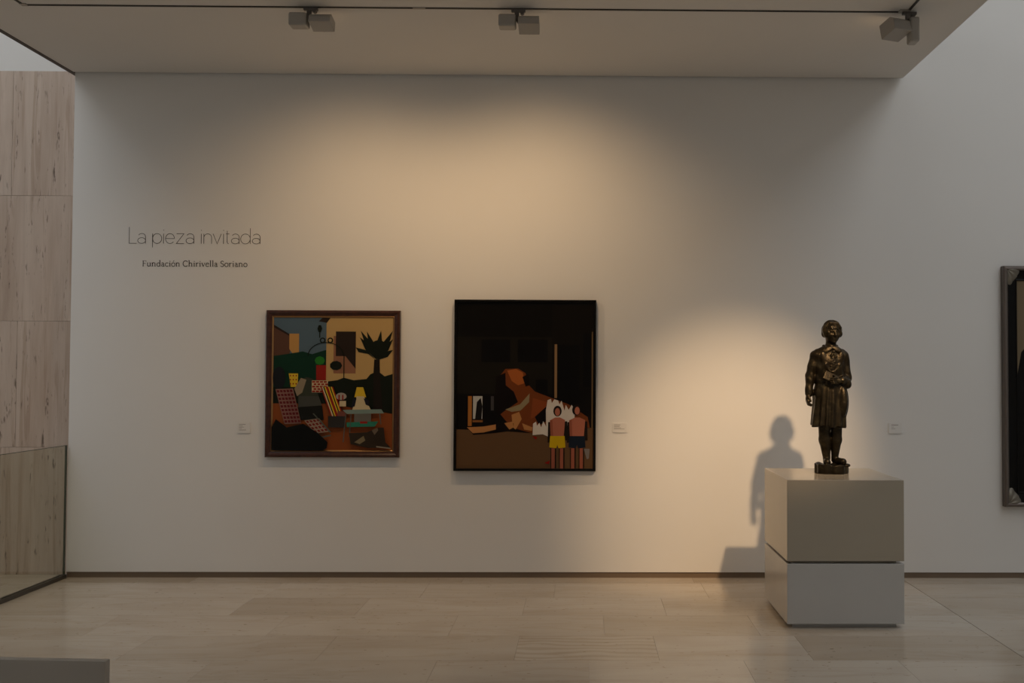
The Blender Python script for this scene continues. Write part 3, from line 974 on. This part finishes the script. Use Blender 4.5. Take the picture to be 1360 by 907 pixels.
class SDF:
    def __init__(self, lo, hi, h=0.0035):
        self.lo, self.h = lo, h
        self.x, self.y, self.z = grid(lo, hi, h)
        self.d = np.full(self.x.shape, 9.0, np.float32)
    def smin(self, b, k):
        if k <= 0:
            self.d = np.minimum(self.d, b)
        else:
            hh = np.clip(0.5 + 0.5 * (b - self.d) / k, 0, 1)
            self.d = b * (1 - hh) + self.d * hh - k * hh * (1 - hh)
        return self
    def sub(self, b, k=0.004):
        hh = np.clip(0.5 - 0.5 * (self.d + b) / k, 0, 1)
        self.d = self.d * (1 - hh) + (-b) * hh + k * hh * (1 - hh)
        return self
    def cone(self, a, b, ra, rb):
        ax, ay, az = a
        dx, dy, dz = b[0] - ax, b[1] - ay, b[2] - az
        L2 = dx * dx + dy * dy + dz * dz
        tt = np.clip(((self.x - ax) * dx + (self.y - ay) * dy + (self.z - az) * dz) / L2, 0, 1)
        return np.sqrt((self.x - ax - tt * dx) ** 2 + (self.y - ay - tt * dy) ** 2 + (self.z - az - tt * dz) ** 2) - (ra + (rb - ra) * tt)
    def ell(self, c, r, R=None):
        px, py, pz = self.x - c[0], self.y - c[1], self.z - c[2]
        if R is not None:
            Ri = R.transposed()
            px, py, pz = (Ri[0][0] * px + Ri[0][1] * py + Ri[0][2] * pz, Ri[1][0] * px + Ri[1][1] * py + Ri[1][2] * pz, Ri[2][0] * px + Ri[2][1] * py + Ri[2][2] * pz)
        k0 = np.sqrt((px / r[0]) ** 2 + (py / r[1]) ** 2 + (pz / r[2]) ** 2)
        k1 = np.sqrt((px / r[0] ** 2) ** 2 + (py / r[1] ** 2) ** 2 + (pz / r[2] ** 2) ** 2) + 1e-6
        return k0 * (k0 - 1) / k1
    def rbox(self, c, hs, r, R=None):
        px, py, pz = self.x - c[0], self.y - c[1], self.z - c[2]
        if R is not None:
            Ri = R.transposed()
            px, py, pz = (Ri[0][0] * px + Ri[0][1] * py + Ri[0][2] * pz, Ri[1][0] * px + Ri[1][1] * py + Ri[1][2] * pz, Ri[2][0] * px + Ri[2][1] * py + Ri[2][2] * pz)
        qx, qy, qz = np.abs(px) - hs[0] + r, np.abs(py) - hs[1] + r, np.abs(pz) - hs[2] + r
        return np.sqrt(np.maximum(qx, 0) ** 2 + np.maximum(qy, 0) ** 2 + np.maximum(qz, 0) ** 2) + np.minimum(np.maximum(qx, np.maximum(qy, qz)), 0) - r
    def add(self, b, k=0.01):
        return self.smin(b, k)
    def build(self, name, m, parent):
        V, Q = surface_nets(self.d, self.lo, self.h)
        me = bpy.data.meshes.new(name)
        me.from_pydata(V.tolist(), [], Q.tolist())
        me.materials.append(m)
        me.polygons.foreach_set('use_smooth', [True] * len(me.polygons))
        return new_obj(name, me, parent)

ST = thing('bronze_statue', 'dark bronze statue of a standing girl in a pleated dress holding a book', 'statue', (1.674, -1.12, 0.926))
ST.scale = (1.0, 1.0, 0.99)
HR = Matrix.Rotation(math.radians(9), 3, 'Z') @ Matrix.Rotation(math.radians(7), 3, 'X')
HC = Vector((0.006, -0.008, 0.955))
def hp(x, y, z):
    return tuple(HC + HR @ Vector((x, y, z)))

# continuous figure: head, neck, trunk, arms with hands, legs
s = SDF((-0.21, -0.155, 0.05), (0.17, 0.095, 1.06), 0.0032)
s.add(s.ell(HC, (0.049, 0.060, 0.070), HR), 0)
s.add(s.ell(hp(0, -0.018, -0.035), (0.036, 0.038, 0.036), HR), 0.02)
s.add(s.ell(hp(0, -0.047, -0.058), (0.015, 0.013, 0.013), HR), 0.012)
for q in (-1, 1):
    s.add(s.ell(hp(q * 0.026, -0.038, -0.014), (0.018, 0.017, 0.019), HR), 0.014)
    s.add(s.cone(hp(q * 0.006, -0.056, 0.016), hp(q * 0.034, -0.046, 0.016), 0.0075, 0.006), 0.006)
    s.add(s.ell(hp(q * 0.050, 0.002, -0.004), (0.007, 0.012, 0.018), HR), 0.004)
for q in (-1, 1):
    s.sub(s.ell(hp(q * 0.0195, -0.066, 0.003), (0.012, 0.012, 0.008), HR), 0.006)
    s.add(s.ell(hp(q * 0.0195, -0.049, 0.003), (0.0085, 0.0085, 0.0065), HR), 0.002)
s.add(s.cone(hp(0, -0.058, 0.012), hp(0, -0.0705, -0.013), 0.0055, 0.0085), 0.006)
for q in (-1, 1):
    s.add(s.ell(hp(q * 0.007, -0.063, -0.016), (0.006, 0.006, 0.005), HR), 0.004)
s.add(s.cone(hp(-0.013, -0.055, -0.034), hp(0.013, -0.055, -0.034), 0.0052, 0.0052), 0.004)
s.add(s.cone(hp(-0.010, -0.056, -0.042), hp(0.010, -0.056, -0.042), 0.0055, 0.0055), 0.003)
s.sub(s.cone(hp(-0.015, -0.063, -0.038), hp(0.015, -0.063, -0.038), 0.002, 0.002), 0.003)
s.add(s.cone((0.0, 0.006, 0.83), (0.004, 0.0, 0.92), 0.038, 0.033), 0.012)
s.add(s.cone((-0.085, 0.004, 0.815), (0.072, 0.004, 0.815), 0.030, 0.030), 0.03)
s.add(s.ell((-0.006, 0, 0.74), (0.080, 0.056, 0.12)), 0.03)
s.add(s.ell((-0.006, 0.0, 0.58), (0.085, 0.060, 0.09)), 0.03)
# hanging arm
s.add(s.cone((-0.102, 0.006, 0.795), (-0.136, 0.012, 0.665), 0.028, 0.022), 0.02)
s.add(s.cone((-0.136, 0.012, 0.665), (-0.152, -0.006, 0.535), 0.022, 0.017), 0.01)
s.add(s.ell((-0.156, -0.010, 0.506), (0.017, 0.024, 0.030)), 0.012)
for i, (yy_, ln) in enumerate(((-0.026, 0.030), (-0.014, 0.036), (-0.002, 0.034), (0.009, 0.027))):
    a = (-0.160, yy_ * 1.15, 0.492)
    b = (-0.154, yy_ * 1.15 - 0.003, 0.492 - ln * 0.75)
    c = (-0.138, yy_ * 1.15 - 0.004, 0.492 - ln * 0.95)
    s.add(s.cone(a, b, 0.0090, 0.0085), 0.002)
    s.add(s.cone(b, c, 0.0085, 0.0072), 0.002)
s.add(s.cone((-0.152, -0.026, 0.515), (-0.144, -0.040, 0.488), 0.0085, 0.0065), 0.004)
# bent arm across the waist
s.add(s.cone((0.086, 0.006, 0.795), (0.104, 0.014, 0.635), 0.030, 0.026), 0.02)
s.add(s.cone((0.104, 0.014, 0.635), (0.040, -0.088, 0.628), 0.026, 0.016), 0.012)
s.add(s.ell((0.020, -0.100, 0.626), (0.024, 0.013, 0.020)), 0.012)
for i, (zz_, ln) in enumerate(((0.644, 0.032), (0.632, 0.037), (0.620, 0.035), (0.609, 0.028))):
    a = (0.010, -0.108, zz_)
    b = (0.010 - ln * 0.6, -0.117, zz_ + 0.001)
    c = (0.010 - ln * 1.15, -0.113, zz_ - 0.001)
    s.add(s.cone(a, b, 0.0072, 0.0066), 0.002)
    s.add(s.cone(b, c, 0.0066, 0.0056), 0.002)
s.add(s.cone((0.014, -0.104, 0.646), (-0.008, -0.108, 0.664), 0.0085, 0.0065), 0.004)
# legs
s.add(s.cone((-0.044, 0.0, 0.52), (-0.044, 0.002, 0.315), 0.050, 0.038), 0.02)
s.add(s.cone((0.036, 0.0, 0.52), (0.038, 0.002, 0.315), 0.050, 0.037), 0.02)
s.add(s.cone((-0.044, 0.002, 0.315), (-0.040, 0.010, 0.225), 0.040, 0.039), 0.006)
s.add(s.cone((-0.040, 0.010, 0.225), (-0.027, 0.012, 0.105), 0.039, 0.025), 0.012)
s.add(s.cone((0.038, 0.002, 0.315), (0.038, 0.012, 0.225), 0.037, 0.037), 0.006)
s.add(s.cone((0.038, 0.012, 0.225), (0.030, 0.018, 0.112), 0.037, 0.024), 0.012)
s.add(s.cone((-0.027, 0.016, 0.09), (-0.036, -0.040, 0.078), 0.022, 0.017), 0.012)
s.add(s.cone((0.030, 0.018, 0.09), (0.058, -0.026, 0.080), 0.022, 0.017), 0.012)
fig = s.build('figure', M['bronze'], ST)

# hair: short waved bob with fringe
s = SDF((-0.075, -0.10, 0.885), (0.09, 0.09, 1.065), 0.0028)
s.add(s.ell(hp(0, 0.006, 0.016), (0.0625, 0.068, 0.068), HR), 0)
s.add(s.ell(hp(0, 0.030, -0.014), (0.050, 0.040, 0.040), HR), 0.02)
for q in (-1, 1):
    s.add(s.ell(hp(q * 0.051, -0.004, -0.004), (0.016, 0.034, 0.032), HR), 0.014)
ang = np.arctan2(s.y - HC.y, s.x - HC.x)
s.d = s.d - 0.0022 * np.sin(11 * ang + 70 * (s.z - 0.95)) - 0.0014 * np.sin(150 * s.z + 4 * ang)
s.sub(s.ell(hp(0, -0.075, -0.030), (0.042, 0.050, 0.062), HR), 0.006)
s.sub(s.rbox(hp(0, -0.01, -0.086), (0.09, 0.09, 0.045), 0.004, HR), 0.012)
for k in range(7):
    x_ = -0.042 + k * 0.014
    s.add(s.cone(hp(x_ * 0.6 - 0.006, -0.042, 0.066), hp(x_ + 0.004, -0.0505 + abs(x_) * 0.3, 0.036), 0.010, 0.0075), 0.005)
s.build('hair', M['bronze'], ST)

# dress: bodice, sleeves, belt and pleated skirt
s = SDF((-0.21, -0.135, 0.295), (0.175, 0.115, 0.885), 0.0032)
th = np.arctan2(s.y, s.x + 0.01)
tt = np.clip((0.612 - s.z) / 0.30, 0, 1)
cx_ = -0.004 - 0.016 * tt
ax_ = 0.096 + 0.021 * tt ** 0.7 + 0.010 * np.exp(-((s.z - 0.55) / 0.05) ** 2)
ay_ = 0.072 + 0.020 * tt ** 0.7
fold = 1 + (0.030 + 0.035 * tt) * np.sin(13 * th + 1.4 * np.sin(3 * th) + 2.0 * tt) * np.clip(tt * 3, 0.15, 1)
rho = np.sqrt(((s.x - cx_) / ax_) ** 2 + (s.y / ay_) ** 2) / fold
sk = (rho - 1) * 0.075
hem = 0.318 + 0.006 * np.sin(5 * th) - 0.006 * (s.x > 0.03)
sk = np.maximum(sk, np.maximum(hem - s.z, s.z - 0.625))
s.add(sk.astype(np.float32), 0)
s.add(s.ell((-0.008, -0.004, 0.735), (0.102, 0.072, 0.125)), 0.012)
s.add(s.ell((-0.006, 0.0, 0.655), (0.104, 0.068, 0.085)), 0.02)
s.add(s.cone((-0.088, 0.004, 0.800), (0.072, 0.004, 0.800), 0.036, 0.036), 0.03)
s.add(s.cone((-0.094, 0.006, 0.806), (-0.030, 0.006, 0.848), 0.026, 0.022), 0.02)
s.add(s.cone((0.078, 0.006, 0.806), (0.028, 0.006, 0.848), 0.026, 0.022), 0.02)
# sleeves
s.add(s.cone((-0.104, 0.006, 0.795), (-0.136, 0.012, 0.665), 0.035, 0.032), 0.012)
s.add(s.cone((-0.136, 0.012, 0.665), (-0.150, -0.004, 0.535), 0.032, 0.025), 0.008)
s.add(s.cone((0.088, 0.006, 0.795), (0.104, 0.012, 0.640), 0.037, 0.036), 0.012)
s.add(s.cone((0.110, 0.012, 0.640), (0.060, -0.070, 0.630), 0.034, 0.028), 0.010)
s.add(s.ell((0.106, -0.012, 0.605), (0.030, 0.034, 0.034)), 0.012)
# folds on the sleeves and the bodice
s.d = s.d - 0.0016 * np.sin(70 * s.z + 38 * s.x + 20 * s.y) * (np.abs(s.x) > 0.085) * (s.z > 0.5)
for q, x2 in ((-1, 0.022), (1, 0.018)):
    s.add(s.ell((q * 0.052 - 0.004, -0.054, 0.770), (0.026, 0.013, 0.056), Matrix.Rotation(math.radians(q * 14), 3, 'Y')), 0.005)
    s.add(s.cone((q * 0.046 - 0.004, -0.062, 0.735), (q * x2, -0.066, 0.685), 0.013, 0.008), 0.008)
rr = np.random.RandomState(5)
for k in range(16):
    s.add(s.ell((0.002 + rr.uniform(-0.018, 0.018), -0.068, 0.800 - k * 0.0075), (rr.uniform(0.007, 0.014), 0.008, 0.006), Matrix.Rotation(rr.uniform(-0.9, 0.9), 3, 'Y')), 0.004)
# creases of the bodice
s.d = s.d + 0.0022 * np.sin(95 * s.x + 40 * s.z + 3 * np.sin(30 * s.z)) * np.exp(-((s.z - 0.69) / 0.06) ** 2) * (s.y < 0)
# belt
rb = np.sqrt(((s.x + 0.005) / 0.098) ** 2 + (s.y / 0.074) ** 2)
s.add(np.maximum((rb - 1) * 0.075 - 0.004, np.abs(s.z - 0.622) - 0.010).astype(np.float32), 0.004)
s.add(s.rbox((-0.026, -0.076, 0.602), (0.026, 0.006, 0.013), 0.005, Matrix.Rotation(math.radians(22), 3, 'Y')), 0.008)
# jacket tail on one side
jt = s.ell((0.066, -0.022, 0.485), (0.044, 0.070, 0.125))
jt = np.maximum(jt, 0.385 - s.z) - 0.0022 * np.sin(120 * s.y + 60 * s.x)
s.add(jt.astype(np.float32), 0.006)
s.build('dress', M['bronze'], ST)

# collar with knot
s = SDF((-0.09, -0.115, 0.775), (0.09, 0.07, 0.90), 0.0028)
for q in (-1, 1):
    s.add(s.cone((q * 0.044, 0.014, 0.862), (q * 0.034, -0.036, 0.850), 0.010, 0.010), 0.006)
    s.add(s.ell((q * 0.033 + 0.001, -0.050, 0.838), (0.036, 0.009, 0.021), Matrix.Rotation(math.radians(q * 30), 3, 'Y') @ Matrix.Rotation(math.radians(-20), 3, 'X')), 0.008)
    s.add(s.ell((q * 0.010 + 0.002, -0.068, 0.800), (0.009, 0.008, 0.024), Matrix.Rotation(math.radians(q * -18), 3, 'Y')), 0.005)
s.add(s.cone((-0.044, 0.014, 0.862), (0.044, 0.014, 0.862), 0.010, 0.010), 0.006)
s.add(s.ell((0.002, -0.070, 0.824), (0.012, 0.009, 0.010)), 0.005)
s.build('collar', M['bronze'], ST)

# open book held against the waist
BR = Matrix.Rotation(math.radians(26), 3, 'Y') @ Matrix.Rotation(math.radians(-14), 3, 'X')
s = SDF((-0.13, -0.15, 0.58), (0.06, -0.04, 0.73), 0.0026)
s.add(s.rbox((-0.028, -0.096, 0.650), (0.044, 0.008, 0.030), 0.002, BR), 0)
s.sub(s.rbox(tuple(Vector((-0.028, -0.096, 0.650)) + BR @ Vector((0, 0, 0.030))), (0.040, 0.0045, 0.004), 0.001, BR), 0.002)
s.build('book', M['bronze'], ST)

# shoes
for nm, a, b in (('shoe', (-0.027, 0.020, 0.086), (-0.040, -0.058, 0.078)), ('shoe', (0.030, 0.024, 0.088), (0.070, -0.040, 0.080))):
    lo = (min(a[0], b[0]) - 0.04, min(a[1], b[1]) - 0.04, 0.045)
    hi = (max(a[0], b[0]) + 0.04, max(a[1], b[1]) + 0.04, 0.135)
    s = SDF(lo, hi, 0.0028)
    s.add(s.cone(a, b, 0.0235, 0.021), 0)
    s.add(s.cone(((a[0] + b[0]) / 2, (a[1] + b[1]) / 2, 0.075), b, 0.021, 0.022), 0.01)
    s.d = np.maximum(s.d, 0.060 - s.z)
    s.d = np.maximum(s.d, s.z - 0.112)
    s.build(nm, M['bronze'], ST)

# rough cast base
s = SDF((-0.14, -0.13, -0.012), (0.15, 0.13, 0.10), 0.0035)
ang = np.arctan2(s.y, s.x - 0.003)
rad = np.sqrt((s.x - 0.003) ** 2 + s.y ** 2)
out = 0.104 + 0.007 * np.cos(2 * ang) + 0.006 * np.sin(5 * ang + 1) + 0.003 * np.sin(11 * ang)
topz = 0.062 + 0.006 * np.sin(40 * s.x + 1) * np.cos(35 * s.y) + 0.004 * np.sin(90 * s.x - 60 * s.y)
s.add(np.maximum(np.maximum((rad - out) * 0.8, s.z - topz), -s.z).astype(np.float32), 0)
s.add(s.ell((0.098, -0.030, 0.056), (0.024, 0.030, 0.013)), 0.006)
s.d = np.maximum(s.d, 0.0005 - s.z)
s.build('base', M['bronze'], ST)
